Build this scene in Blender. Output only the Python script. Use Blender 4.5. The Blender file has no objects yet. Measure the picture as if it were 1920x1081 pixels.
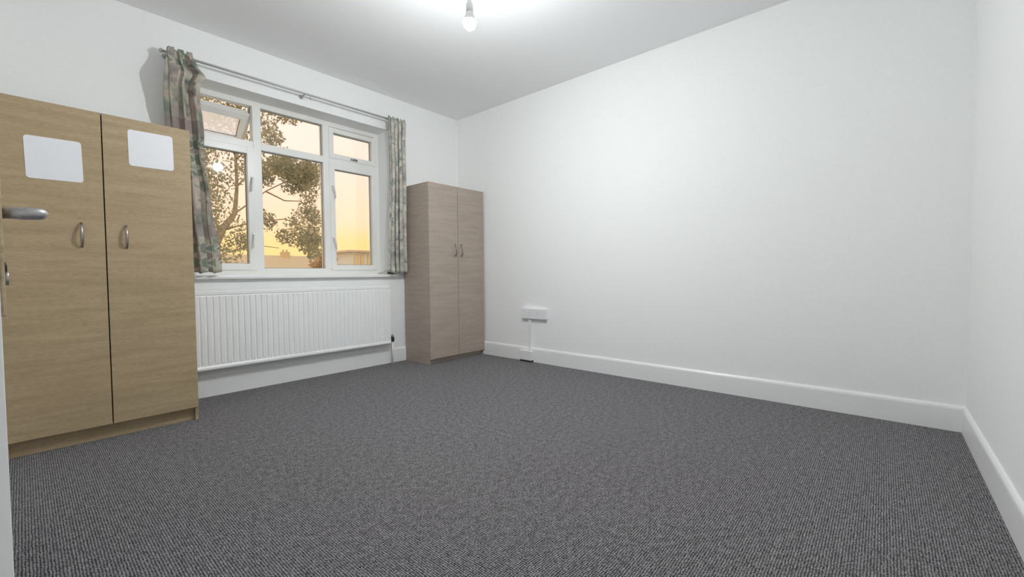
import bpy, bmesh, math, random
from mathutils import Vector, Matrix

# ------------------------------------------------------------------ camera, world, exposure
sc = bpy.context.scene
COL = sc.collection
CAM_Z = 0.9
YAW, PITCH, ROLL, FPX = 0.8537, -0.0346, -0.0083, 799.1

cam_data = bpy.data.cameras.new('camera')
cam_data.sensor_width = 36.0
cam_data.sensor_fit = 'HORIZONTAL'
cam_data.lens = FPX / 1920.0 * 36.0
cam_data.clip_start = 0.01
cam_data.clip_end = 500.0
cam = bpy.data.objects.new('camera', cam_data)
COL.objects.link(cam)
fwd = Vector((math.sin(YAW) * math.cos(PITCH), math.cos(YAW) * math.cos(PITCH), math.sin(PITCH)))
rgt = Vector((math.cos(YAW), -math.sin(YAW), 0))
upv = rgt.cross(fwd)
r2 = rgt * math.cos(ROLL) + upv * math.sin(ROLL)
u2 = upv * math.cos(ROLL) - rgt * math.sin(ROLL)
mw = Matrix((r2, u2, -fwd)).transposed().to_4x4()
mw.translation = Vector((0, 0, CAM_Z))
cam.matrix_world = mw
sc.camera = cam

sc.view_settings.view_transform = 'Standard'
sc.view_settings.look = 'None'
sc.view_settings.gamma = 1.0
sc.view_settings.use_curve_mapping = False
sc.view_settings.exposure = 0.0
sc.cycles.use_denoising = True
sc.cycles.max_bounces = 14
sc.cycles.diffuse_bounces = 8
sc.cycles.transparent_max_bounces = 16

BULB_STRENGTH = 1820.0
BULB_COLOUR = (0.945, 0.99, 1.0)
SKY_STRENGTH = 1.4

world = bpy.data.worlds.new('dusk_sky')
sc.world = world
world.use_nodes = True
wn, wl = world.node_tree.nodes, world.node_tree.links
wn.clear()
w_out = wn.new('ShaderNodeOutputWorld')
w_bg = wn.new('ShaderNodeBackground')
w_bg.inputs['Strength'].default_value = SKY_STRENGTH
w_tc = wn.new('ShaderNodeTexCoord')
w_sep = wn.new('ShaderNodeSeparateXYZ')
w_ramp = wn.new('ShaderNodeValToRGB')
wl.new(w_tc.outputs['Generated'], w_sep.inputs[0])
wl.new(w_sep.outputs['Z'], w_ramp.inputs[0])
wl.new(w_ramp.outputs[0], w_bg.inputs['Color'])
wl.new(w_bg.outputs[0], w_out.inputs['Surface'])
el = w_ramp.color_ramp.elements
SKY = [(0.0, (.94, .62, .30)), (.045, (.95, .63, .24)), (.075, (.95, .63, .27)), (.11, (.94, .66, .42)),
       (.20, (.92, .68, .53)), (.28, (.90, .72, .61)), (.5, (.82, .70, .61)), (1.0, (.62, .62, .64))]
el[0].position, el[0].color = SKY[0][0], SKY[0][1] + (1,)
el[1].position, el[1].color = SKY[-1][0], SKY[-1][1] + (1,)
for pos, c in SKY[1:-1]:
    e = el.new(pos)
    e.color = c + (1,)

# ------------------------------------------------------------------ dimensions (metres)
W = 3.804      # window wall (inner face)
R = 3.407      # long right wall
T = 0.355      # wall behind the camera at y = -T
H = 2.70       # ceiling
L = -0.13      # left wall at x = L
GROUND = -3.2

rng = random.Random(7)


# ------------------------------------------------------------------ materials
def lin(r, g, b):
    f = lambda c: (c / 255) / 12.92 if c / 255 <= .04045 else ((c / 255 + .055) / 1.055) ** 2.4
    return (f(r), f(g), f(b), 1)


def new_mat(name):
    m = bpy.data.materials.new(name)
    m.use_nodes = True
    nt = m.node_tree
    return m, nt, nt.nodes['Principled BSDF']


def plain(name, col, rough=.5, metal=0.0, noise=0.0, nscale=40.0, bump=0.0, spec=.5):
    """Principled with a little procedural tone variation and fine relief."""
    m, nt, b = new_mat(name)
    b.inputs['Roughness'].default_value = rough
    b.inputs['Metallic'].default_value = metal
    b.inputs['Specular IOR Level'].default_value = spec
    tc = nt.nodes.new('ShaderNodeTexCoord')
    n = nt.nodes.new('ShaderNodeTexNoise')
    n.inputs['Scale'].default_value = nscale
    n.inputs['Detail'].default_value = 3
    nt.links.new(tc.outputs['Object'], n.inputs['Vector'])
    rp = nt.nodes.new('ShaderNodeValToRGB')
    c = col
    rp.color_ramp.elements[0].position = .3
    rp.color_ramp.elements[1].position = .7
    rp.color_ramp.elements[0].color = tuple(x * (1 - noise) for x in c[:3]) + (1,)
    rp.color_ramp.elements[1].color = tuple(min(1, x * (1 + noise)) for x in c[:3]) + (1,)
    nt.links.new(n.outputs['Fac'], rp.inputs[0])
    nt.links.new(rp.outputs[0], b.inputs['Base Color'])
    if bump:
        bp = nt.nodes.new('ShaderNodeBump')
        bp.inputs['Strength'].default_value = bump
        bp.inputs['Distance'].default_value = .002
        nt.links.new(n.outputs['Fac'], bp.inputs['Height'])
        nt.links.new(bp.outputs[0], b.inputs['Normal'])
    return m


def wood(name, dark, light, seed):
    m, nt, b = new_mat(name)
    b.inputs['Roughness'].default_value = .5
    b.inputs['Specular IOR Level'].default_value = .35
    tc = nt.nodes.new('ShaderNodeTexCoord')
    mp = nt.nodes.new('ShaderNodeMapping')
    mp.inputs['Scale'].default_value = (3.5, 3.5, 34)
    mp.inputs['Location'].default_value = (seed, seed * 2.1, seed * .7)
    nt.links.new(tc.outputs['Object'], mp.inputs[0])
    n = nt.nodes.new('ShaderNodeTexNoise')
    n.inputs['Scale'].default_value = 1.0
    n.inputs['Detail'].default_value = 6
    n.inputs['Distortion'].default_value = .6
    nt.links.new(mp.outputs[0], n.inputs['Vector'])
    mp2 = nt.nodes.new('ShaderNodeMapping')
    mp2.inputs['Scale'].default_value = (40, 40, 330)
    nt.links.new(tc.outputs['Object'], mp2.inputs[0])
    n2 = nt.nodes.new('ShaderNodeTexNoise')
    n2.inputs['Scale'].default_value = 1.0
    n2.inputs['Detail'].default_value = 4
    nt.links.new(mp2.outputs[0], n2.inputs['Vector'])
    mx = nt.nodes.new('ShaderNodeMix')
    mx.inputs[0].default_value = .55
    nt.links.new(n.outputs['Fac'], mx.inputs[2])
    nt.links.new(n2.outputs['Fac'], mx.inputs[3])
    rp = nt.nodes.new('ShaderNodeValToRGB')
    rp.color_ramp.elements[0].position = .32
    rp.color_ramp.elements[1].position = .66
    rp.color_ramp.elements[0].color = dark
    rp.color_ramp.elements[1].color = light
    nt.links.new(mx.outputs[0], rp.inputs[0])
    nt.links.new(rp.outputs[0], b.inputs['Base Color'])
    bp = nt.nodes.new('ShaderNodeBump')
    bp.inputs['Strength'].default_value = .12
    bp.inputs['Distance'].default_value = .001
    nt.links.new(n2.outputs['Fac'], bp.inputs['Height'])
    nt.links.new(bp.outputs[0], b.inputs['Normal'])
    return m


def carpet():
    """Charcoal loop pile: rows and columns of small loops, under 8 mm apart, flecked lighter and darker."""
    m, nt, b = new_mat('ribbed_carpet')
    b.inputs['Roughness'].default_value = .95
    b.inputs['Specular IOR Level'].default_value = .1
    b.inputs['Sheen Weight'].default_value = .15
    b.inputs['Sheen Roughness'].default_value = .5
    N, Lk = nt.nodes, nt.links
    tc = N.new('ShaderNodeTexCoord')
    sep = N.new('ShaderNodeSeparateXYZ')
    Lk.new(tc.outputs['Object'], sep.inputs[0])

    def math_(op, a, bv=None):
        nd = N.new('ShaderNodeMath')
        nd.operation = op
        for i, v in enumerate((a, bv)):
            if v is None:
                continue
            if isinstance(v, (int, float)):
                nd.inputs[i].default_value = v
            else:
                Lk.new(v, nd.inputs[i])
        return nd.outputs[0]
    k = math.pi / .0077
    wob = N.new('ShaderNodeTexNoise')
    wob.inputs['Scale'].default_value = 35
    Lk.new(tc.outputs['Object'], wob.inputs['Vector'])
    wv = math_('MULTIPLY', math_('SUBTRACT', wob.outputs['Fac'], .5), 2.2)
    sx = math_('ABSOLUTE', math_('SINE', math_('ADD', math_('MULTIPLY', sep.outputs['X'], k), wv)))
    sy = math_('ABSOLUTE', math_('SINE', math_('ADD', math_('MULTIPLY', sep.outputs['Y'], k), wv)))
    loops = math_('POWER', math_('MULTIPLY', sx, sy), .7)
    fl = N.new('ShaderNodeTexNoise')
    fl.inputs['Scale'].default_value = 150
    fl.inputs['Detail'].default_value = 2
    Lk.new(tc.outputs['Object'], fl.inputs['Vector'])
    bl = N.new('ShaderNodeTexNoise')
    bl.inputs['Scale'].default_value = 38
    bl.inputs['Detail'].default_value = 5
    Lk.new(tc.outputs['Object'], bl.inputs['Vector'])
    f1 = math_('ADD', math_('MULTIPLY', loops, .95), math_('MULTIPLY', math_('SUBTRACT', fl.outputs['Fac'], .5), 1.9))
    f2 = math_('ADD', f1, math_('MULTIPLY', math_('SUBTRACT', bl.outputs['Fac'], .5), .7))
    rp = N.new('ShaderNodeValToRGB')
    rp.color_ramp.elements[0].position = .18
    rp.color_ramp.elements[1].position = 1.0
    rp.color_ramp.elements[0].color = CARPET_DARK
    rp.color_ramp.elements[1].color = CARPET_LIGHT
    Lk.new(f2, rp.inputs[0])
    Lk.new(rp.outputs[0], b.inputs['Base Color'])
    bp = N.new('ShaderNodeBump')
    bp.inputs['Strength'].default_value = .8
    bp.inputs['Distance'].default_value = .004
    Lk.new(loops, bp.inputs['Height'])
    Lk.new(bp.outputs[0], b.inputs['Normal'])
    return m


def curtain_cloth(name, seed, pal, zoom, dia_fac):
    """Cream furnishing cotton printed with soft pink, mauve and sage motifs and rows of green diamonds."""
    m, nt, b = new_mat(name)
    b.inputs['Roughness'].default_value = .9
    b.inputs['Specular IOR Level'].default_value = .1
    N, Lk = nt.nodes, nt.links
    uv = N.new('ShaderNodeUVMap')
    uv.uv_map = 'UVMap'
    sep = N.new('ShaderNodeSeparateXYZ')
    Lk.new(uv.outputs[0], sep.inputs[0])

    def math_(op, a, bv=None, cv=None):
        nd = N.new('ShaderNodeMath')
        nd.operation = op
        for i, v in enumerate((a, bv, cv)):
            if v is None:
                continue
            if isinstance(v, (int, float)):
                nd.inputs[i].default_value = v
            else:
                Lk.new(v, nd.inputs[i])
        return nd.outputs[0]

    def noise(scale, off, detail=2):
        mp = N.new('ShaderNodeMapping')
        mp.inputs['Location'].default_value = (off + seed, off * 1.7, seed)
        mp.inputs['Scale'].default_value = (1, .75, 1)
        Lk.new(uv.outputs[0], mp.inputs[0])
        n = N.new('ShaderNodeTexNoise')
        n.inputs['Scale'].default_value = scale * zoom
        n.inputs['Detail'].default_value = detail
        Lk.new(mp.outputs[0], n.inputs['Vector'])
        return n.outputs['Fac']

    def step(v, t, soft=.04):
        mr = N.new('ShaderNodeMapRange')
        mr.inputs['From Min'].default_value = t - soft
        mr.inputs['From Max'].default_value = t + soft
        Lk.new(v, mr.inputs[0])
        return mr.outputs[0]

    def mix(fac, a, colour):
        mx = N.new('ShaderNodeMix')
        mx.data_type = 'RGBA'
        Lk.new(fac, mx.inputs[0])
        if isinstance(a, tuple):
            mx.inputs[6].default_value = a
        else:
            Lk.new(a, mx.inputs[6])
        mx.inputs[7].default_value = colour
        return mx.outputs[2]
    c = mix(step(noise(9, 1.3), .55, .12), lin(*pal[0]), lin(*pal[1]))
    c = mix(step(noise(8, 4.1), .56, .11), c, lin(*pal[2]))
    c = mix(step(noise(7, 7.7), .57, .11), c, lin(*pal[3]))
    c = mix(step(noise(9, 11.9), .60, .09), c, lin(*pal[4]))
    c = mix(step(noise(16, 15.2), .63, .08), c, lin(*pal[5]))
    # rows of diamonds in a band that repeats up the cloth
    P = .105
    fu = math_('ABSOLUTE', math_('SUBTRACT', math_('FRACT', math_('DIVIDE', sep.outputs['X'], P)), .5))
    fv = math_('ABSOLUTE', math_('SUBTRACT', math_('FRACT', math_('DIVIDE', sep.outputs['Y'], P)), .5))
    dia = math_('ADD', fu, fv)
    band = math_('FRACT', math_('DIVIDE', math_('SUBTRACT', sep.outputs['Y'], .90), .72))
    in_band = math_('LESS_THAN', band, .36)
    d_in = math_('MULTIPLY', math_('LESS_THAN', dia, .38), in_band)
    d_ring = math_('MULTIPLY', math_('LESS_THAN', math_('ABSOLUTE', math_('SUBTRACT', dia, .47)), .05), in_band)
    c = mix(math_('MULTIPLY', d_in, dia_fac), c, lin(118, 132, 120))
    c = mix(math_('MULTIPLY', d_ring, dia_fac), c, lin(196, 188, 174))
    stripe = math_('LESS_THAN', math_('ABSOLUTE', math_('SUBTRACT', band, .46)), .06)
    c = mix(math_('MULTIPLY', stripe, .7 * dia_fac), c, lin(140, 124, 126))
    Lk.new(c, b.inputs['Base Color'])
    wv = N.new('ShaderNodeTexNoise')
    wv.inputs['Scale'].default_value = 900
    Lk.new(uv.outputs[0], wv.inputs['Vector'])
    bp = N.new('ShaderNodeBump')
    bp.inputs['Strength'].default_value = .15
    bp.inputs['Distance'].default_value = .001
    Lk.new(wv.outputs['Fac'], bp.inputs['Height'])
    Lk.new(bp.outputs[0], b.inputs['Normal'])
    return m


def window_glass():
    m = bpy.data.materials.new('window_glass')
    m.use_nodes = True
    nt = m.node_tree
    nt.nodes.clear()
    out = nt.nodes.new('ShaderNodeOutputMaterial')
    mx = nt.nodes.new('ShaderNodeMixShader')
    fr = nt.nodes.new('ShaderNodeFresnel')
    fr.inputs['IOR'].default_value = 1.5
    tr = nt.nodes.new('ShaderNodeBsdfTransparent')
    tr.inputs['Color'].default_value = (.98, .985, .98, 1)
    gl = nt.nodes.new('ShaderNodeBsdfGlossy')
    gl.inputs['Roughness'].default_value = .03
    nt.links.new(fr.outputs[0], mx.inputs[0])
    nt.links.new(tr.outputs[0], mx.inputs[1])
    nt.links.new(gl.outputs[0], mx.inputs[2])
    nt.links.new(mx.outputs[0], out.inputs[0])
    return m


def obscure_glass():
    m, nt, b = new_mat('obscure_glass')
    nt.nodes.remove(b)
    out = [n for n in nt.nodes if n.type == 'OUTPUT_MATERIAL'][0]
    mx = nt.nodes.new('ShaderNodeMixShader')
    mx.inputs[0].default_value = .45
    tl = nt.nodes.new('ShaderNodeBsdfTranslucent')
    tl.inputs['Color'].default_value = (.97, .97, .97, 1)
    tr = nt.nodes.new('ShaderNodeBsdfTransparent')
    nt.links.new(tl.outputs[0], mx.inputs[1])
    nt.links.new(tr.outputs[0], mx.inputs[2])
    nt.links.new(mx.outputs[0], out.inputs[0])
    return m


def emitter(name, col, strength):
    m = bpy.data.materials.new(name)
    m.use_nodes = True
    nt = m.node_tree
    nt.nodes.clear()
    out = nt.nodes.new('ShaderNodeOutputMaterial')
    em = nt.nodes.new('ShaderNodeEmission')
    em.inputs['Color'].default_value = col + (1,)
    em.inputs['Strength'].default_value = strength
    nt.links.new(em.outputs[0], out.inputs[0])
    return m


def leaf_mat(name, c1, c2):
    m, nt, b = new_mat(name)
    nt.nodes.remove(b)
    out = [n for n in nt.nodes if n.type == 'OUTPUT_MATERIAL'][0]
    tc = nt.nodes.new('ShaderNodeTexCoord')
    n = nt.nodes.new('ShaderNodeTexNoise')
    n.inputs['Scale'].default_value = 3.5
    n.inputs['Detail'].default_value = 3
    nt.links.new(tc.outputs['Object'], n.inputs['Vector'])
    rp = nt.nodes.new('ShaderNodeValToRGB')
    rp.color_ramp.elements[0].position = .35
    rp.color_ramp.elements[1].position = .65
    rp.color_ramp.elements[0].color = c1
    rp.color_ramp.elements[1].color = c2
    nt.links.new(n.outputs['Fac'], rp.inputs[0])
    df = nt.nodes.new('ShaderNodeBsdfDiffuse')
    tl = nt.nodes.new('ShaderNodeBsdfTranslucent')
    mx = nt.nodes.new('ShaderNodeMixShader')
    mx.inputs[0].default_value = .45
    nt.links.new(rp.outputs[0], df.inputs[0])
    nt.links.new(rp.outputs[0], tl.inputs[0])
    nt.links.new(df.outputs[0], mx.inputs[1])
    nt.links.new(tl.outputs[0], mx.inputs[2])
    nt.links.new(mx.outputs[0], out.inputs[0])
    return m


CARPET_DARK = lin(16, 15, 17)
CARPET_LIGHT = lin(176, 172, 176)
M = {
    'wall': plain('painted_plaster', (.905, .91, .905, 1), .75, noise=.012, nscale=60, bump=.12, spec=.25),
    'ceiling': plain('ceiling_paint', (.90, .90, .905, 1), .85, noise=.012, nscale=60, bump=.1, spec=.2),
    'gloss': plain('white_gloss_paint', (.88, .88, .875, 1), .32, noise=.01, nscale=20),
    'door_paint': plain('door_paint', (.85, .85, .84, 1), .4, noise=.015, nscale=20),
    'upvc': plain('white_upvc', (.88, .868, .845, 1), .3, noise=.01, nscale=15),
    'upvc_seal': plain('grey_seal', lin(150, 142, 132), .6, noise=.05),
    'radiator': plain('radiator_enamel', (.90, .90, .90, 1), .35, noise=.01, nscale=15),
    'plastic': plain('white_plastic', (.84, .84, .86, 1), .4, noise=.01),
    'slot': plain('grey_slot', (.35, .35, .35, 1), .7, noise=.1),
    'chrome': plain('satin_chrome', lin(168, 162, 156), .3, 1.0, noise=.06, nscale=60),
    'worn_metal': plain('worn_aluminium', lin(172, 170, 170), .42, .85, noise=.2, nscale=90, bump=.2),
    'brass': plain('worn_plate', lin(190, 172, 140), .5, .5, noise=.2, nscale=120),
    'black': plain('black_plastic', (.02, .02, .022, 1), .45, noise=.1),
    'oak_a': wood('light_oak_foil', lin(157, 136, 105), lin(186, 165, 133), 1.0),
    'oak_b': wood('oak_foil_light_tinted', lin(160, 146, 134), lin(184, 170, 158), 5.0),  # same oak as the other wardrobe, grey cast of its lighting put into the colour
    'inside': plain('dark_board', lin(70, 52, 38), .8, noise=.1),
    'paper': plain('white_vinyl_sheet', (.82, .82, .85, 1), .5, noise=.01),
    'rod': plain('grey_white_rod', lin(186, 184, 182), .4, .2, noise=.03),
    'flex': plain('white_flex', (.8, .8, .8, 1), .5, noise=.01),
    'carpet': carpet(),
    'cloth_l': curtain_cloth('patterned_curtain_cotton', 0.0, ((196, 188, 174), (178, 178, 164), (190, 168, 158), (140, 130, 127), (126, 138, 124), (118, 112, 110)), 1.15, .8),
    'cloth_r': curtain_cloth('faded_curtain_cotton', 3.0, ((212, 207, 196), (196, 196, 186), (200, 188, 178), (160, 156, 152), (146, 156, 146), (134, 136, 132)), 1.7, .25),
    'obscure': obscure_glass(),
    'glass': window_glass(),
    'bulb': emitter('bulb_glow', BULB_COLOUR, BULB_STRENGTH),
    'bark': plain('bark', lin(166, 150, 124), .95, noise=.25, nscale=12, bump=.5),
    'leaf': leaf_mat('tree_leaves', lin(158, 158, 130), lin(200, 194, 160)),
    'hedge': leaf_mat('hazy_leaves', lin(200, 170, 118), lin(216, 186, 130)),
    'grass': plain('lawn', lin(124, 130, 92), .95, noise=.3, nscale=3, bump=.3),
    'tile': plain('hazed_roof_tiles', lin(218, 196, 158), .9, noise=.08, nscale=6),  # distance haze mixed into the tile colour
    'house': plain('hazed_house_render', lin(228, 200, 150), .9, noise=.05, nscale=2),  # wall tone paled with the same painted-in haze
    'pale': plain('pale_render', lin(250, 248, 244), .9, noise=.04, nscale=2),
    'pink': plain('pink_roof', lin(240, 214, 196), .9, noise=.05, nscale=4),
    'far_glass': plain('far_window_glass', lin(250, 226, 168), .25, noise=.05),
    'far_dark': plain('far_window_frame', lin(226, 206, 186), .6, noise=.05),
}


# ------------------------------------------------------------------ mesh helpers
def link(name, bm, mat, parent=None, smooth=False):
    me = bpy.data.meshes.new(name)
    bmesh.ops.recalc_face_normals(bm, faces=bm.faces)
    bm.to_mesh(me)
    bm.free()
    me.materials.append(M[mat])
    if smooth:
        for p in me.polygons:
            p.use_smooth = True
    o = bpy.data.objects.new(name, me)
    COL.objects.link(o)
    if parent is not None:
        o.parent = parent
        o.matrix_parent_inverse = parent.matrix_basis.inverted()
    return o


def add_box(bm, x0, x1, y0, y1, z0, z1, bev=0.0, seg=2):
    vs = [bm.verts.new(c) for c in ((x0, y0, z0), (x1, y0, z0), (x1, y1, z0), (x0, y1, z0),
                                    (x0, y0, z1), (x1, y0, z1), (x1, y1, z1), (x0, y1, z1))]
    fs = [bm.faces.new([vs[i] for i in q]) for q in
          ((0, 3, 2, 1), (4, 5, 6, 7), (0, 1, 5, 4), (1, 2, 6, 5), (2, 3, 7, 6), (3, 0, 4, 7))]
    if bev:
        es = list({e for f in fs for e in f.edges})
        bmesh.ops.bevel(bm, geom=es, offset=bev, segments=seg, affect='EDGES', profile=.5)
    return vs


def box(name, dims, mat, parent=None, bev=0.0, seg=2):
    bm = bmesh.new()
    add_box(bm, *dims, bev=bev, seg=seg)
    return link(name, bm, mat, parent)


def add_tube(bm, pts, radii, n=12, cap=True):
    pts = [Vector(p) for p in pts]
    if isinstance(radii, (int, float)):
        radii = [radii] * len(pts)
    rings = []
    ref = None
    for i, p in enumerate(pts):
        d = (pts[min(i + 1, len(pts) - 1)] - pts[max(i - 1, 0)]).normalized()
        if ref is None:
            ref = Vector((0, 0, 1)) if abs(d.z) < .9 else Vector((1, 0, 0))
        a = d.cross(ref)
        if a.length < 1e-4:
            a = d.cross(Vector((.3, 1, .2)))
        a.normalize()
        b = a.cross(d).normalized()
        ref = b
        rings.append([bm.verts.new(p + (a * math.cos(2 * math.pi * k / n) + b * math.sin(2 * math.pi * k / n)) * radii[i])
                      for k in range(n)])
    for r0, r1 in zip(rings, rings[1:]):
        for k in range(n):
            bm.faces.new((r0[k], r0[(k + 1) % n], r1[(k + 1) % n], r1[k]))
    if cap:
        bm.faces.new(rings[0][::-1])
        bm.faces.new(rings[-1])


def tube(name, pts, radii, mat, parent=None, n=12):
    bm = bmesh.new()
    add_tube(bm, pts, radii, n)
    return link(name, bm, mat, parent, smooth=True)


def lathe(name, prof, centre, mat, parent=None, n=28):
    """prof: list of (radius, z) revolved about the vertical through centre."""
    bm = bmesh.new()
    c = Vector(centre)
    rings = []
    for r, z in prof:
        if r < 1e-5:
            rings.append([bm.verts.new(c + Vector((0, 0, z)))])
        else:
            rings.append([bm.verts.new(c + Vector((r * math.cos(2 * math.pi * k / n), r * math.sin(2 * math.pi * k / n), z)))
                          for k in range(n)])
    for a, b in zip(rings, rings[1:]):
        for k in range(n):
            k2 = (k + 1) % n
            if len(a) == 1 and len(b) == 1:
                continue
            if len(a) == 1:
                bm.faces.new((a[0], b[k], b[k2]))
            elif len(b) == 1:
                bm.faces.new((a[k], a[k2], b[0]))
            else:
                bm.faces.new((a[k], a[k2], b[k2], b[k]))
    return link(name, bm, mat, parent, smooth=True)


def prism(bm, poly, axis, a, b):
    """Extrude a 2-D polygon along an axis from a to b. axis 'x': poly is (y,z); axis 'y': poly is (x,z)."""
    def pt(u, v, t):
        return (t, u, v) if axis == 'x' else (u, t, v) if axis == 'y' else (u, v, t)
    A = [bm.verts.new(pt(u, v, a)) for u, v in poly]
    B = [bm.verts.new(pt(u, v, b)) for u, v in poly]
    n = len(poly)
    bm.faces.new(A[::-1])
    bm.faces.new(B)
    for k in range(n):
        bm.faces.new((A[k], A[(k + 1) % n], B[(k + 1) % n], B[k]))


def root(name, loc, label, cat, group=None):
    o = bpy.data.objects.new(name, None)
    o.empty_display_size = .1
    o.location = loc
    COL.objects.link(o)
    tag(o, label, cat, group)
    return o


def tag(o, label, cat, group=None, kind=None):
    o['label'] = label
    o['category'] = cat
    if group:
        o['group'] = group
    if kind:
        o['kind'] = kind
    return o


def struct(o, label, cat):
    return tag(o, label, cat, kind='structure')


# ------------------------------------------------------------------ room shell
struct(box('floor', (-1.45, R + .12, -T - .12, W + .02, -.15, 0), 'carpet'), 'charcoal grey ribbed loop carpet covering the whole floor', 'carpet')
struct(box('ceiling', (-1.45, R + .12, -T - .12, W + .3, H, H + .15), 'ceiling'), 'plain matt white ceiling above the bare bulb', 'ceiling')

OX0, OX1, OZ0, OZ1 = .77, 2.48, .88, 2.36     # window opening
bm = bmesh.new()
WB = W + .30
add_box(bm, L - .12, OX0, W, WB, 0, H)
add_box(bm, OX1, R + .12, W, WB, 0, H)
add_box(bm, OX0, OX1, W, WB, 0, OZ0)
add_box(bm, OX0, OX1, W, WB, OZ1, H)
struct(link('wall_back', bm, 'wall'), 'white plastered wall holding the window', 'wall')
struct(box('wall_right', (R, R + .12, -T - .12, W, 0, H), 'wall'), 'long bare white wall with the power socket', 'wall')
struct(box('wall_front', (L - .12, R, -T - .12, -T, 0, H), 'wall'), 'bare white wall meeting the long socket wall, opposite the window', 'wall')
DY0, DY1, DZ = 1.53, 2.29, 2.0                # doorway in the left wall
bm = bmesh.new()
add_box(bm, L - .12, L, -T, DY0, 0, H)
add_box(bm, L - .12, L, DY1, W, 0, H)
add_box(bm, L - .12, L, DY0, DY1, DZ, H)
struct(link('wall_left', bm, 'wall'), 'white wall behind the open door', 'wall')
bm = bmesh.new()
add_box(bm, -1.45, -1.35, -T - .12, WB, 0, H)
add_box(bm, -1.35, L - .12, -T - .12, -T - .02, 0, H)
add_box(bm, -1.35, L - .12, W, WB, 0, H)
struct(link('wall_hallway', bm, 'wall'), 'white landing wall beyond the doorway', 'wall')
# door lining and architrave
bm = bmesh.new()
add_box(bm, L - .125, L + .004, DY0, DY0 + .03, 0, DZ, .003)
add_box(bm, L - .125, L + .004, DY1 - .03, DY1, 0, DZ, .003)
add_box(bm, L - .125, L + .004, DY0, DY1, DZ - .03, DZ, .003)
add_box(bm, L, L + .016, DY0 - .05, DY0 + .012, 0, DZ + .05, .004)
add_box(bm, L, L + .016, DY1 - .012, DY1 + .05, 0, DZ + .05, .004)
add_box(bm, L, L + .016, DY0 + .012, DY1 - .012, DZ - .012, DZ + .05, .004)
struct(link('trim_1', bm, 'gloss'), 'white painted architrave around the doorway', 'door frame')

SK = .145
SKP = [(0, 0), (.016, 0), (.016, SK - .022), (.014, SK - .012), (.008, SK - .003), (0, SK)]
bm = bmesh.new()
prism(bm, [(W - u, v) for u, v in SKP], 'x', L, R)
struct(link('baseboard_back', bm, 'gloss'), 'white skirting board below the window wall radiator', 'skirting')
bm = bmesh.new()
prism(bm, [(R - u, v) for u, v in SKP], 'y', -T, W - .016)
struct(link('baseboard_right', bm, 'gloss'), 'white skirting board along the socket wall', 'skirting')
bm = bmesh.new()
prism(bm, [(-T + u, v) for u, v in SKP], 'x', L, R - .016)
struct(link('baseboard_front', bm, 'gloss'), 'white skirting board under the wall opposite the window', 'skirting')
bm = bmesh.new()
prism(bm, [(L + u, v) for u, v in SKP], 'y', -T + .016, DY0 - .05)
prism(bm, [(L + u, v) for u, v in SKP], 'y', DY1 + .05, W - .016)
struct(link('baseboard_left', bm, 'gloss'), 'white skirting board beside the doorway', 'skirting')

# ------------------------------------------------------------------ window
FY0, FY1 = 4.0, 4.07
GY = 4.035
win = bpy.data.objects.new('window_1', None)
win.location = (1.625, FY0, OZ0)
COL.objects.link(win)
struct(win, 'white three-light window with its top left vent hung open', 'window')
FX0, FX1, FZ0, FZ1 = OX0, OX1, .90, OZ1


def bar(name, dims, parent=win, bev=.006):
    return box(name, dims, 'upvc', parent, bev)


bm = bmesh.new()
add_box(bm, FX0, FX0 + .05, FY0, FY1, FZ0, FZ1, .006)
add_box(bm, FX1 - .05, FX1, FY0, FY1, FZ0, FZ1, .006)
add_box(bm, FX0 + .045, FX1 - .045, FY0, FY1, FZ0, FZ0 + .065, .006)
add_box(bm, FX0 + .045, FX1 - .045, FY0, FY1, FZ1 - .045, FZ1, .006)
link('outer_frame', bm, 'upvc', win)
X1a, X1b, X2a, X2b = 1.300, 1.365, 1.893, 1.955      # mullions
bar('mullion', (X1a, X1b, FY0 - .004, FY1, FZ0 + .06, FZ1 - .04))
bar('mullion', (X2a, X2b, FY0 - .004, FY1, FZ0 + .06, FZ1 - .04))
TZ0, TZ1 = 1.963, 2.025
bar('transom', (FX0 + .045, X1a + .003, FY0 - .002, FY1, TZ0, TZ1))
bar('transom', (X1b - .003, X2a + .003, FY0 - .002, FY1, TZ0, TZ1))
bar('transom', (X2b - .003, FX1 - .045, FY0 - .002, FY1, TZ0, TZ1))


def glazed(name, x0, x1, z0, z1, rail, y0=FY0 - .012, y1=FY1 - .01, parent=win, glass='glass'):
    """A rectangular sash: frame with inner bead and a glass pane as sub-part."""
    bm = bmesh.new()
    add_box(bm, x0, x0 + rail, y0, y1, z0, z1, .005)
    add_box(bm, x1 - rail, x1, y0, y1, z0, z1, .005)
    add_box(bm, x0 + rail - .004, x1 - rail + .004, y0, y1, z0, z0 + rail, .005)
    add_box(bm, x0 + rail - .004, x1 - rail + .004, y0, y1, z1 - rail, z1, .005)
    s = link(name, bm, 'upvc', parent)
    bead(x0 + rail, x1 - rail, z0 + rail, z1 - rail, s, y0 + .012)
    box('glass_pane', (x0 + rail - .006, x1 - rail + .006, GY - .002, GY + .002, z0 + rail - .006, z1 - rail + .006), glass, s)
    return s


def bead(x0, x1, z0, z1, parent, y0):
    """Thin dark gasket line around a pane."""
    bm = bmesh.new()
    t = .004
    for d in ((x0, x0 + t, z0, z1), (x1 - t, x1, z0, z1), (x0 + t, x1 - t, z0, z0 + t), (x0 + t, x1 - t, z1 - t, z1)):
        add_box(bm, d[0], d[1], GY - .008, GY, d[2], d[3])
    return link('gasket', bm, 'upvc_seal', parent)


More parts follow.
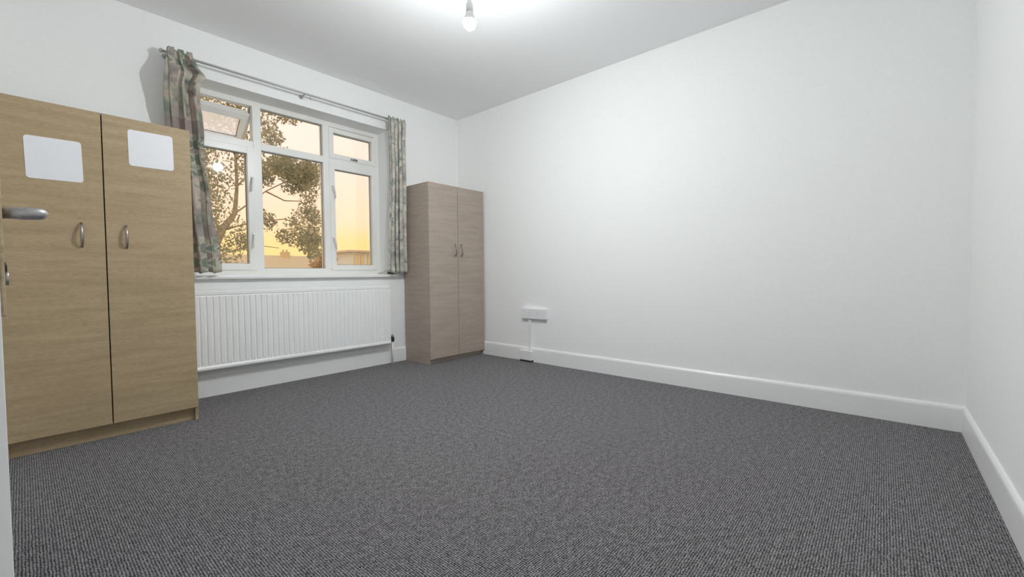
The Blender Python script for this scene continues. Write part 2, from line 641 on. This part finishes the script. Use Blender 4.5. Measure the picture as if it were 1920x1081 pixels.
def handle(x, z, parent, side):
    """Window espagnolette handle: short base plate and a cranked white lever hanging down."""
    bm = bmesh.new()
    y = FY0 - .012
    add_box(bm, x - .009, x + .009, y - .008, y + .002, z - .03, z + .03, .003)
    pts = [(x, y - .006, z + .012), (x, y - .026, z + .010), (x + .004 * side, y - .032, z - .01),
           (x + .010 * side, y - .032, z - .05), (x + .016 * side, y - .028, z - .10)]
    add_tube(bm, pts, [.007, .0075, .008, .0075, .005], 8)
    return link('handle', bm, 'upvc', parent, smooth=True)


c1 = glazed('casement', FX0 + .035, X1a + .006, FZ0 + .048, TZ0 + .006, .056)
handle(1.283, 1.70, c1, -1)
handle(1.283, 1.23, c1, -1)
c2 = glazed('casement', X2b - .006, FX1 - .035, FZ0 + .048, TZ0 + .006, .052)
handle(1.974, 1.735, c2, 1)
handle(1.974, 1.245, c2, 1)
for (z0, z1) in ((FZ0 + .065, TZ0), (TZ1, FZ1 - .045)):
    g = box('glass_pane', (X1b - .004, X2a + .004, GY - .002, GY + .002, z0 - .004, z1 + .004), 'glass', win)
    bead(X1b, X2a, z0, z1, g, FY0 + .014)
v2 = glazed('vent_sash', X2b - .006, FX1 - .035, TZ1 - .006, FZ1 - .052, .046)
bm = bmesh.new()
add_box(bm, 2.16, 2.235, FY0 - .02, FY0 - .008, TZ1 + .004, TZ1 + .022, .003)
add_tube(bm, [(2.197, FY0 - .018, TZ1 + .013), (2.197, FY0 - .038, TZ1 + .013)], [.006, .009], 10)
link('handle', bm, 'chrome', v2, smooth=True)
# open top-hung vent: built upright about its top edge, then swung out on its stays
v1 = glazed('vent_sash', FX0 + .035, X1a + .006, TZ1 - .006, FZ1 - .038, .060, glass='obscure')
piv = Vector((0, FY0 + .055, FZ1 - .09))
top0 = Vector((0, FY0 + .02, FZ1 - .038))
rotm = Matrix.Translation(piv) @ Matrix.Rotation(math.radians(44), 4, 'X') @ Matrix.Translation(-top0)
for o in [v1] + list(v1.children):
    o.data.transform(rotm)
for x in (FX0 + .046, X1a - .006):
    bm = bmesh.new()
    add_tube(bm, [(x, FY0 + .05, FZ1 - .05), (x, FY0 + .06, FZ1 - .12), (x, FY0 + .17, FZ1 - .19)], .006, 6)
    link('stay', bm, 'upvc_seal', win)
# sill board
bm = bmesh.new()
add_box(bm, .70, 2.545, W - .042, W + .004, .876, .906, .008, 3)
add_box(bm, OX0 + .001, OX1 - .001, W, FY1, .876, .906)
link('window_sill', bm, 'gloss', win)


# ------------------------------------------------------------------ wardrobes
def wardrobe(name, x0, x1, yf, yb, ztop, plinth, mat, label, handle_z, hx, stickers):
    t = .016
    r = root(name, ((x0 + x1) / 2, yf, 0), label, 'wardrobe', 'oak effect double wardrobes')
    box('side_panel', (x0, x0 + t, yf + .019, yb, 0, ztop), mat, r, .001, 1)
    box('side_panel', (x1 - t, x1, yf + .019, yb, 0, ztop), mat, r, .001, 1)
    box('top_panel', (x0 + t, x1 - t, yf + .019, yb - .006, ztop - t, ztop), mat, r, .001, 1)
    box('bottom_shelf', (x0 + t, x1 - t, yf + .019, yb - .006, plinth - t, plinth), mat, r)
    box('back_panel', (x0 + t, x1 - t, yb - .006, yb - .002, plinth, ztop - t), 'inside', r)
    box('plinth', (x0 + t, x1 - t, yf + .045, yf + .06, 0, plinth - t), mat, r)
    xm = (x0 + x1) / 2
    for i, (a, b) in enumerate(((x0 + .001, xm - .0025), (xm + .0025, x1 - .001))):
        d = box('door', (a, b, yf, yf + .017, plinth - .004, ztop - .001), mat, r, .0015, 1)
        # bow handle: two feet and an arched, tapering grip
        bm = bmesh.new()
        X, Z = hx[i], handle_z
        hl = .062
        pts, rad = [], []
        for k in range(11):
            s = -1 + 2 * k / 10
            pts.append((X, yf - .004 - .026 * (1 - s * s) ** .6, Z + s * hl))
            rad.append(.0048 + .0022 * (1 - s * s))
        add_tube(bm, pts, rad, 10)
        for s in (-1, 1):
            add_tube(bm, [(X, yf + .001, Z + s * hl * .97), (X, yf - .008, Z + s * hl * .97)], .0062, 10)
        link('handle', bm, 'chrome', d, smooth=True)
        if stickers:
            (sx0, sx1, sz0, sz1, tilt) = stickers[i]
            bm = bmesh.new()
            cx, cz, w, h, rr = (sx0 + sx1) / 2, (sz0 + sz1) / 2, (sx1 - sx0) / 2, (sz1 - sz0) / 2, .014
            poly = []
            for (qx, qz, a0) in ((1, 1, 0), (-1, 1, 90), (-1, -1, 180), (1, -1, 270)):
                for k in range(5):
                    an = math.radians(a0 + k * 22.5)
                    px = qx * (w - rr) + rr * math.cos(an)
                    pz = qz * (h - rr) + rr * math.sin(an)
                    poly.append((cx + px * math.cos(tilt) - pz * math.sin(tilt), cz + px * math.sin(tilt) + pz * math.cos(tilt)))
            prism(bm, poly, 'y', yf - .0022, yf - .0002)
            s = link('sticker', bm, 'paper', d)
            s['label'] = 'blank white sheet with rounded corners'
    return r


wardrobe('wardrobe', -.088, .700, 3.222, 3.655, 1.792, .088, 'oak_a',
         'light oak double wardrobe with two blank white sheets on its doors', 1.125, (.2125, .3900),
         ((.024, .227, 1.40, 1.612, .02), (.413, .615, 1.53, 1.732, .01)))
wardrobe('wardrobe', 2.632, 3.389, 3.372, 3.786, 1.81, .058, 'oak_b',
         'oak double wardrobe with a painted-in grey lighting tint in the corner beside the window', 1.150, (2.968, 3.052), None)

# ------------------------------------------------------------------ radiator
RX0, RX1, RZ0, RZ1, RY = .62, 2.405, .205, .795, 3.700
rad = root('radiator', ((RX0 + RX1) / 2, RY + .05, RZ0), 'long white fluted panel radiator under the window', 'radiator')
bm = bmesh.new()
per = .0402
prof = []        # (x, depth)
x = RX0 + .012
prof.append((RX0, .012))
prof.append((RX0 + .006, .002))
prof.append((x, 0))
while x + per < RX1 - .012:
    prof += [(x + .026, 0), (x + .0305, .0065), (x + .0355, .0065), (x + per, 0)]
    x += per
prof += [(RX1 - .006, .002), (RX1, .012)]
rows = [(RZ0, .020, 0), (RZ0 + .004, .006, 0), (RZ0 + .014, -.004, 0), (RZ0 + .028, -.004, 0), (RZ0 + .040, .002, 0), (RZ0 + .058, 0, 1),
        (RZ1 - .058, 0, 1), (RZ1 - .042, .001, 0), (RZ1 - .036, .004, 0), (RZ1 - .030, .0, 0), (RZ1 - .008, 0, 0), (RZ1, .008, 0)]
grid = []
for (z, dy, g) in rows:
    grid.append([bm.verts.new((px, RY + dy + (d * g if .012 < px - RX0 < RX1 - RX0 - .012 else d), z)) for px, d in prof])
for a, b in zip(grid, grid[1:]):
    for k in range(len(prof) - 1):
        bm.faces.new((a[k], a[k + 1], b[k + 1], b[k]))
bm.faces.ensure_lookup_table()
link('front_panel', bm, 'radiator', rad)
box('back_panel', (RX0 + .004, RX1 - .004, RY + .05, RY + .062, RZ0 + .01, RZ1 - .004), 'radiator', rad, .004)
box('end_cap', (RX0, RX0 + .006, RY + .010, RY + .064, RZ0 + .01, RZ1 - .002), 'radiator', rad, .002)
box('end_cap', (RX1 - .006, RX1, RY + .010, RY + .064, RZ0 + .01, RZ1 - .002), 'radiator', rad, .002)
bm = bmesh.new()
add_box(bm, RX0, RX1, RY + .004, RY + .012, RZ1 - .006, RZ1 + .002)
add_box(bm, RX0, RX1, RY + .054, RY + .064, RZ1 - .006, RZ1 + .002)
x = RX0 + .01
while x < RX1 - .015:
    add_box(bm, x, x + .007, RY + .012, RY + .054, RZ1 - .004, RZ1 + .001)
    x += per / 2
link('top_grille', bm, 'radiator', rad)
for xx in (RX0 + .2, RX1 - .2):
    box('wall_bracket', (xx - .02, xx + .02, RY + .06, W - .0005, RZ0 + .1, RZ1 - .1), 'radiator', rad)
vv = tube('valve', [(RX1 - .004, RY + .035, .245), (RX1 + .03, RY + .035, .245)], [.013, .011], 'chrome', rad)
lathe('valve_head', [(0, -.012), (.016, -.012), (.018, .0), (.018, .02), (.015, .034), (.008, .040), (0, .040)],
      (RX1 + .033, RY + .035, .238), 'black', vv, 16)
lathe('valve_cap', [(.012, .038), (.014, .046), (.010, .058), (0, .060)], (RX1 + .033, RY + .035, .238), 'chrome', vv, 16)
tube('pipe', [(RX1 + .033, RY + .035, .23), (RX1 + .034, RY + .036, .12), (RX1 + .037, RY + .04, .0)], .0085, 'radiator', rad)

# ------------------------------------------------------------------ curtain rod and curtains
ROD_Y, ROD_Z = 3.715, 2.432
rod = root('curtain_rod', (1.63, ROD_Y, ROD_Z), 'thin pale curtain rod running above the window', 'curtain rod')
tube('pole', [(.672, ROD_Y, ROD_Z), (2.606, ROD_Y, ROD_Z + .006)], .0088, 'rod', rod)
for x, s in ((.672, -1), (2.606, 1)):
    tube('finial', [(x, ROD_Y, ROD_Z), (x + s * .004, ROD_Y, ROD_Z), (x + s * .012, ROD_Y, ROD_Z), (x + s * .02, ROD_Y, ROD_Z)],
         [.0088, .014, .014, .008], 'rod', rod)
for x in (.700, 1.62, 2.585):
    bm = bmesh.new()
    add_tube(bm, [(x, W - .002, ROD_Z + .0), (x, ROD_Y, ROD_Z + .0)], .006, 8)
    add_tube(bm, [(x, W - .0005, ROD_Z), (x, W - .006, ROD_Z)], .018, 12)
    link('bracket', bm, 'rod', rod, smooth=True)
tube('hook', [(1.66, ROD_Y, ROD_Z - .005), (1.66, ROD_Y - .002, ROD_Z - .028), (1.664, ROD_Y - .008, ROD_Z - .036)], .003, 'rod', rod, 6)


def interp(table, z):
    for (z0, v0), (z1, v1) in zip(table, table[1:]):
        if z >= z1:
            t = (z - z1) / (z0 - z1)
            t = t * t * (3 - 2 * t)
            return v1 + (v0 - v1) * t
    return table[-1][1]


def curtain(name, label, xl, xr, ztop, zbot, pleats, amp, seed, yt, skew, mat, cloth_w=.45):
    """Gathered cloth: sinuous folds that change down the drop; UVs in metres of cloth."""
    nu, nv = 90, 70
    bm = bmesh.new()
    uvl = bm.loops.layers.uv.new('UVMap')
    rr = random.Random(seed)
    ph = [rr.uniform(0, 6.28) for _ in range(6)]
    rows, uvs = [], []
    for j in range(nv + 1):
        z = ztop + (zbot - ztop) * j / nv
        x0, x1 = interp(xl, z), interp(xr, z)
        drop = (ztop - z) / (ztop - zbot)
        yc = interp(yt, z)
        row, uvr = [], []
        for i in range(nu + 1):
            u = i / nu
            wob = .9 * math.sin(2.1 * drop * 3 + ph[0]) * skew + .5 * math.sin(5 * drop + ph[1] + 3 * u) * skew
            a = 2 * math.pi * pleats * u + wob + ph[2]
            am = amp * (.62 + .38 * math.sin(3.3 * drop + ph[3] + 4 * u)) * (1.0 if drop > .04 else .55 + .45 * drop / .04)
            y = yc + am * math.sin(a) + .3 * am * math.sin(2.3 * a + ph[4] + 2 * drop)
            xx = x0 + (x1 - x0) * u + .22 * (x1 - x0) / pleats * math.sin(2 * a + ph[5])
            zz = z + (.010 * math.sin(a * 1.0 + 1) if j == 0 else 0) + (.008 * math.sin(a) if j == nv else 0)
            row.append(bm.verts.new((xx, y, zz)))
            uvr.append((u * cloth_w, z))
        rows.append(row)
        uvs.append(uvr)
    for j in range(nv):
        for i in range(nu):
            f = bm.faces.new((rows[j][i], rows[j][i + 1], rows[j + 1][i + 1], rows[j + 1][i]))
            f.smooth = True
            for lp, (jj, ii) in zip(f.loops, ((j, i), (j, i + 1), (j + 1, i + 1), (j + 1, i))):
                lp[uvl].uv = uvs[jj][ii]
    o = link(name, bm, mat, None, smooth=True)
    sd = o.modifiers.new('thickness', 'SOLIDIFY')
    sd.thickness = .0025
    sd.offset = 0
    return tag(o, label, 'curtain', 'pair of patterned window curtains')


cl = curtain('curtain', 'patterned curtain with green diamonds hanging behind the wardrobe with white sheets',
             [(2.45, .682), (2.27, .668), (2.1, .672), (1.9, .680), (1.5, .70), (.925, .74)],
             [(2.45, .822), (2.38, .850), (2.30, .886), (2.22, .850), (1.85, .876), (1.44, .918), (.925, .962)],
             2.452, .928, 2.7, .032, 3,
             [(2.46, 3.672), (2.40, 3.668), (2.27, 3.615), (2.10, 3.66), (1.85, 3.708), (.92, 3.715)], 1.0, 'cloth_l')
cr = curtain('curtain', 'patterned curtain with dense small folds hanging next to the corner wardrobe',
             [(2.45, 2.405), (2.3, 2.415), (1.9, 2.425), (1.4, 2.42), (.925, 2.405)],
             [(2.45, 2.592), (2.0, 2.592), (1.5, 2.600), (.925, 2.612)],
             2.452, .93, 4.2, .024, 11,
             [(2.46, 3.680), (2.2, 3.70), (.92, 3.715)], .7, 'cloth_r')
# corner of the right curtain thrown over the sill
bm = bmesh.new()
uvl = bm.loops.layers.uv.new('UVMap')
nu, nv = 14, 14
rows = []
for j in range(nv + 1):
    t = j / nv
    row = []
    for i in range(nu + 1):
        s = i / nu
        x = 2.372 + .135 * s - .015 * math.sin(3 * t)
        y = 3.752 + .125 * (1 - t) + .006 * math.sin(9 * s)
        lift = math.sin(math.pi * min(1, s * 1.05)) ** .7 * math.sin(math.pi * (.12 + .76 * t)) ** .8
        z = .909 + .042 * lift * (.75 + .25 * math.sin(11 * s + 4 * t))
        row.append(bm.verts.new((x, y, z)))
    rows.append(row)
for j in range(nv):
    for i in range(nu):
        f = bm.faces.new((rows[j][i], rows[j][i + 1], rows[j + 1][i + 1], rows[j + 1][i]))
        for lp, (jj, ii) in zip(f.loops, ((j, i), (j, i + 1), (j + 1, i + 1), (j + 1, i))):
            lp[uvl].uv = (ii / nu * .12, .93 + jj / nv * .12)
fo = link('hem_fold', bm, 'cloth_r', cr, smooth=True)
sd = fo.modifiers.new('thickness', 'SOLIDIFY')
sd.thickness = .0025

# ------------------------------------------------------------------ power points on the long wall
SX = R - .040
so = root('power_socket', (R, 2.655, .443), 'wide white surface-mounted power socket on the bare wall', 'power socket')
box('back_box', (SX + .008, R - .0005, 2.505, 2.805, .447, .541), 'plastic', so, .003)
fp = box('faceplate', (SX, SX + .009, 2.500, 2.810, .443, .545), 'plastic', so, .003)
for yc in (2.60, 2.71):
    box('rocker_switch', (SX - .004, SX + .002, yc - .006 + .03, yc + .006 + .03, .512, .532), 'plastic', fp, .001)
    bm = bmesh.new()
    add_box(bm, SX - .0004, SX + .002, yc - .003, yc + .003, .498, .507)
    add_box(bm, SX - .0004, SX + .002, yc - .015, yc - .007, .476, .480)
    add_box(bm, SX - .0004, SX + .002, yc + .007, yc + .015, .476, .480)
    link('pin_slot', bm, 'slot', fp)
tr = box('cable_trunking', (R - .024, R - .0005, 2.700, 2.735, .112, .4465), 'plastic', None, .002)
tag(tr, 'slim white cable trunking dropping from the socket to the skirting box', 'cable trunking')
jb = root('junction_box', (R - .03, 2.77, .012), 'small white box fixed low on the skirting below the socket', 'junction box')
box('body', (R - .052, R - .0165, 2.672, 2.828, .020, .112), 'plastic', jb, .004)
box('cover', (R - .057, R - .051, 2.668, 2.832, .018, .114), 'plastic', jb, .003)
box('gap_shade_block', (R - .050, R - .0165, 2.676, 2.824, .0, .021), 'black', jb)  # black block standing in for the shade in the gap under the box

# ------------------------------------------------------------------ pendant bulb
BX, BY, BZ = 1.655, 1.735, 2.275
pl = root('pendant_light', (BX, BY, H), 'bare glowing light bulb hanging on a short white flex', 'light bulb')
lathe('ceiling_rose', [(0, 0), (.045, 0), (.045, -.008), (.034, -.02), (.012, -.028), (0, -.028)], (BX, BY, H), 'flex', pl)
tube('flex', [(BX, BY, H - .025), (BX, BY, BZ + .115)], .0035, 'flex', pl, 8)
lathe('lamp_holder', [(0, .125), (.010, .123), (.014, .110), (.019, .10), (.020, .062), (.016, .058), (0, .058)], (BX, BY, BZ), 'flex', pl)
lathe('added_shade_collar', [(0, .066), (.015, .066), (.020, .050), (.029, .024), (.0338, .009), (0, .0085)], (BX, BY, BZ), 'flex', pl)  # opaque collar added to hold the bulb's direct light off the ceiling
lathe('bulb', [(0, -.035), (.012, -.033), (.022, -.0275), (.030, -.018), (.0342, -.006), (.0345, .002), (.0338, .008), (0, .008)], (BX, BY, BZ), 'bulb', pl)

# ------------------------------------------------------------------ door folded back along the left wall
DT, DW, DH = .038, .745, 1.97
E = Vector((-.0172, .75, 0))
dv = Vector((-.03, 1, 0)).normalized()         # along the leaf, away from the free edge
nv_ = Vector((dv.y, -dv.x, 0))                 # out of the visible face, into the room
door = bpy.data.objects.new('door_1', None)
door.location = E
COL.objects.link(door)
struct(door, 'white painted door standing open against the side wall', 'door')


def dpt(s, out, z):
    p = E + dv * s + nv_ * out
    return (p.x, p.y, z)


def door_box(name, s0, s1, o0, o1, z0, z1, mat, parent, bev=.0):
    bm = bmesh.new()
    vs = add_box(bm, s0, s1, o0, o1, z0, z1, bev)
    for v in bm.verts:
        v.co = Vector(dpt(v.co.x, v.co.y, v.co.z))
    return link(name, bm, mat, parent)


door_box('leaf', 0, DW, -DT, 0, .012, DH, 'door_paint', door, .002)
LZ = .979
pl_ = door_box('handle_plate', .030, .072, 0, .0045, LZ - .125, LZ + .045, 'brass', door, .002)
door_box('latch_plate', -.0012, .001, -.030, -.008, LZ - .06, LZ + .03, 'worn_metal', door)
door_box('latch_bolt', -.009, .0, -.025, -.013, LZ - .012, LZ + .008, 'worn_metal', door, .002)
bm = bmesh.new()
add_tube(bm, [dpt(.050, .004, LZ), dpt(.050, .022, LZ), dpt(.053, .032, LZ + .001), dpt(.066, .0365, LZ + .0025), dpt(.10, .0380, LZ + .0060), dpt(.15, .037, LZ + .0105),
              dpt(.165, .034, LZ + .0115)],
         [.0075, .0075, .0076, .0072, .0066, .006, .004], 14)
link('lever', bm, 'worn_metal', pl_, smooth=True)
bm = bmesh.new()
add_tube(bm, [dpt(.050, .003, LZ - .066), dpt(.050, .0065, LZ - .066)], .006, 14)
link('keyhole_cover', bm, 'black', pl_, smooth=True)
bm = bmesh.new()
add_tube(bm, [dpt(.050, .003, LZ - .080), dpt(.050, .0075, LZ - .080)], .008, 12)
link('plate_screw', bm, 'worn_metal', pl_, smooth=True)
for z in (.25, 1.72):
    bm = bmesh.new()
    add_tube(bm, [dpt(DW + .006, -DT - .004, z - .045), dpt(DW + .006, -DT - .004, z + .045)], .006, 8)
    add_box(bm, L + .014, L + .017, DY0 - .04, DY0 - .005, z - .045, z + .045)
    link('hinge', bm, 'worn_metal', door)

# ------------------------------------------------------------------ outside: lawn, tree, houses
gr = box('ground', (-60, 120, W + .5, 200, GROUND - .2, GROUND), 'grass')
struct(gr, 'lawn and gardens outside the window', 'ground')


def leaves(name, clusters, per_cluster, size, mat, parent, seed, flat=1.0):
    """Foliage: small folded leaves scattered through ball-shaped clusters, one mesh."""
    rr = random.Random(seed)
    verts, faces = [], []
    for (c, rad, k) in clusters:
        for _ in range(int(per_cluster * k)):
            while True:
                d = Vector((rr.uniform(-1, 1), rr.uniform(-1, 1), rr.uniform(-1, 1)))
                if d.length < 1:
                    break
            p = Vector(c) + Vector((d.x * rad, d.y * rad, d.z * rad * flat))
            a = Vector((rr.gauss(0, 1), rr.gauss(0, 1), rr.gauss(-.4, 1))).normalized()
            b = a.cross(Vector((rr.gauss(0, 1), rr.gauss(0, 1), rr.gauss(0, 1)))).normalized()
            n = a.cross(b)
            s = size * rr.uniform(.6, 1.35)
            i = len(verts)
            verts += [p, p + a * s * .5 + b * s * .33 + n * s * .08, p + a * s, p + a * s * .5 - b * s * .33 + n * s * .08]
            faces += [(i, i + 1, i + 2), (i, i + 2, i + 3)]
    me = bpy.data.meshes.new(name)
    me.from_pydata([tuple(v) for v in verts], [], faces)
    me.materials.append(M[mat])
    o = bpy.data.objects.new(name, me)
    COL.objects.link(o)
    o.parent = parent
    o.matrix_parent_inverse = parent.matrix_basis.inverted()
    o['kind'] = 'stuff'
    return o


TY = 11.0
tree = root('tree', (2.0, TY, GROUND), 'tall leafy tree standing in the garden outside the window', 'tree')
tube('trunk', [(2.05, TY + .2, GROUND), (2.15, TY + .1, -1.6), (2.35, TY, 0), (2.62, TY, 1.2), (2.90, TY, 1.90), (3.17, TY, 2.30),
               (3.23, TY, 2.9), (3.22, TY, 3.6), (3.32, TY + .1, 4.6), (3.30, TY + .2, 5.8), (3.4, TY + .2, 7.0)],
     [.24, .19, .15, .11, .08, .05, .032, .028, .024, .018, .010], 'bark', tree, 10)
BR = [
    [(3.17, TY, 2.30), (3.40, TY - .1, 2.52), (3.75, TY - .2, 2.85), (4.2, TY - .3, 3.15), (4.75, TY - .4, 3.2), (5.2, TY - .4, 2.95)],
    [(3.22, TY, 2.9), (3.6, TY + .2, 3.35), (4.1, TY + .3, 3.65), (4.7, TY + .4, 3.85), (5.4, TY + .4, 3.8)],
    [(3.22, TY, 3.5), (3.7, TY - .3, 4.1), (4.1, TY - .4, 4.6), (4.5, TY - .5, 4.85)],
    [(2.90, TY, 1.90), (3.4, TY - .4, 2.1), (4.0, TY - .6, 2.2), (4.6, TY - .6, 2.0), (5.0, TY - .6, 1.7)],
    [(2.62, TY, 1.2), (3.1, TY + .4, 1.45), (3.7, TY + .5, 1.65), (4.3, TY + .6, 1.6)],
    [(3.22, TY, 3.6), (2.8, TY - .2, 4.1), (2.4, TY - .3, 4.4), (1.9, TY - .3, 4.5)],
    [(2.90, TY, 1.90), (2.6, TY + .3, 2.6), (2.2, TY + .4, 3.1), (1.7, TY + .5, 3.4)],
    [(4.1, TY + .3, 3.65), (4.6, TY + .5, 3.35), (5.0, TY + .5, 2.9), (5.2, TY + .5, 2.5)],
    [(3.75, TY - .2, 2.85), (4.2, TY - .1, 2.7), (4.6, TY, 2.75), (5.0, TY + .1, 2.6)],
]
for b in BR:
    n = len(b)
    tube('branch', b, [.014 * (1 - .85 * k / (n - 1)) + .005 for k in range(n)], 'bark', tree, 7)
tr_rng = random.Random(21)
cl_ = []


def puff(x, z, rad, k, spread=.9):
    y = TY + tr_rng.uniform(-spread, spread)
    f = y / TY                                        # keep the crown clear of the open sky beside it
    cl_.append(((min(x, 4.98 * f - rad * .4), y, z), rad, k))


for _ in range(52):                                   # thick crown round the trunk
    puff(tr_rng.uniform(1.2, 3.8), tr_rng.uniform(1.0, 5.6), tr_rng.uniform(.28, .5), 1.0)
for _ in range(12):                                   # upper crown
    puff(tr_rng.uniform(2.0, 3.9), tr_rng.uniform(4.4, 6.6), tr_rng.uniform(.3, .5), 1.0)
for _ in range(20):                                   # long spray to the right
    puff(tr_rng.uniform(3.7, 5.25), min(3.68, tr_rng.gauss(3.48, .15)), tr_rng.uniform(.2, .32), 1.0)
for _ in range(9):                                    # twigs reaching up and right
    t = tr_rng.random()
    puff(3.85 + .38 * t + tr_rng.uniform(-.1, .1), 4.9 - .5 * t + tr_rng.uniform(-.35, .2), tr_rng.uniform(.16, .26), .45)
for _ in range(10):                                   # hanging spray
    puff(tr_rng.uniform(4.6, 5.25), tr_rng.uniform(2.3, 3.3), tr_rng.uniform(.18, .3), .55)
for _ in range(15):                                   # lower sprays
    t = tr_rng.random()
    puff(3.75 + 1.5 * t, 2.15 - .45 * t + tr_rng.uniform(-.25, .25), tr_rng.uniform(.18, .32), .6)
leaves('foliage', cl_, 230, .072, 'leaf', tree, 5)


def house(name, loc, label):
    return root(name, loc, label, 'house' if name == 'house' else 'building', 'buildings beyond the garden')


HY = 60.0
h1 = house('house', (22, HY, GROUND), 'brown tiled house with a square chimney beyond the tree')
box('wall', (12, 28.5, HY + 1, HY + 8, GROUND, 1.0), 'house', h1)
bm = bmesh.new()
prism(bm, [(HY + .4, .9), (HY + 8.6, .9), (HY + 4.5, 3.75)], 'x', 11.5, 29.0)
link('roof', bm, 'tile', h1)
ch = box('chimney', (24.2, 25.2, HY + 4, HY + 5, 3.2, 4.25), 'house', h1)
for k in range(2):
    lathe('chimney_pot', [(.16, 0), (.13, .35), (0, .35)], (24.45 + .5 * k, HY + 4.5, 4.25), 'tile', ch, 10)
for k in range(4):
    wd = box('window', (14 + 3.6 * k, 15.6 + 3.6 * k, HY + .93, HY + 1.02, -1.4, .2), 'far_dark', h1)
    box('pane', (14.15 + 3.6 * k, 15.45 + 3.6 * k, HY + .9, HY + .95, -1.25, .05), 'far_glass', wd)

h2 = house('house', (31, HY + 14, GROUND), 'low pale house with a pinkish gabled roof beside the flat-roofed block')
box('wall', (36.6, 43.0, HY + 14, HY + 21, GROUND, 2.9), 'pale', h2)
bm = bmesh.new()
prism(bm, [(36.1, 2.85), (43.5, 2.85), (39.3, 4.9)], 'y', HY + 13.6, HY + 21.4)
link('roof', bm, 'pink', h2)
wd = box('window', (38.2, 40.0, HY + 13.93, HY + 14.02, .6, 2.2), 'far_dark', h2)
box('pane', (38.35, 39.85, HY + 13.9, HY + 13.95, .75, 2.05), 'far_glass', wd)

h3 = house('apartment_block', (35, HY, GROUND), 'pale flat-roofed block with tall windows seen through the casement')
box('wall', (32.5, 42, HY, HY + 8, GROUND, 4.35), 'pale', h3)
box('roof', (31.6, 42.6, HY - .7, HY + 8.5, 4.35, 4.62), 'pink', h3)
for k, (a, b) in enumerate(((32.75, 33.45), (33.75, 34.35), (34.9, 36.5), (36.9, 38.5), (38.9, 40.5))):
    wd = box('window', (a, b, HY - .08, HY + .02, 2.1, 4.0), 'far_dark', h3)
    box('pane', (a + .1, b - .1, HY - .11, HY - .06, 2.2, 3.9), 'far_glass', wd)

ft = root('garden_tree', (27.6, HY - 8, GROUND), 'hazy brown garden tree in front of the tiled house', 'tree')
tube('trunk', [(24.6, HY - 8, GROUND), (24.7, HY - 8, 0), (24.6, HY - 8, 2.0)], [.25, .2, .08], 'bark', ft, 8)
c2_ = []
for _ in range(26):
    a = tr_rng.random()
    c2_.append(((24.4 + tr_rng.gauss(0, .8) * (1.2 - a), HY - 8 + tr_rng.uniform(-1, 1), .6 + 3.0 * a), .75, 1.0))
leaves('foliage', c2_, 70, .32, 'hedge', ft, 9)
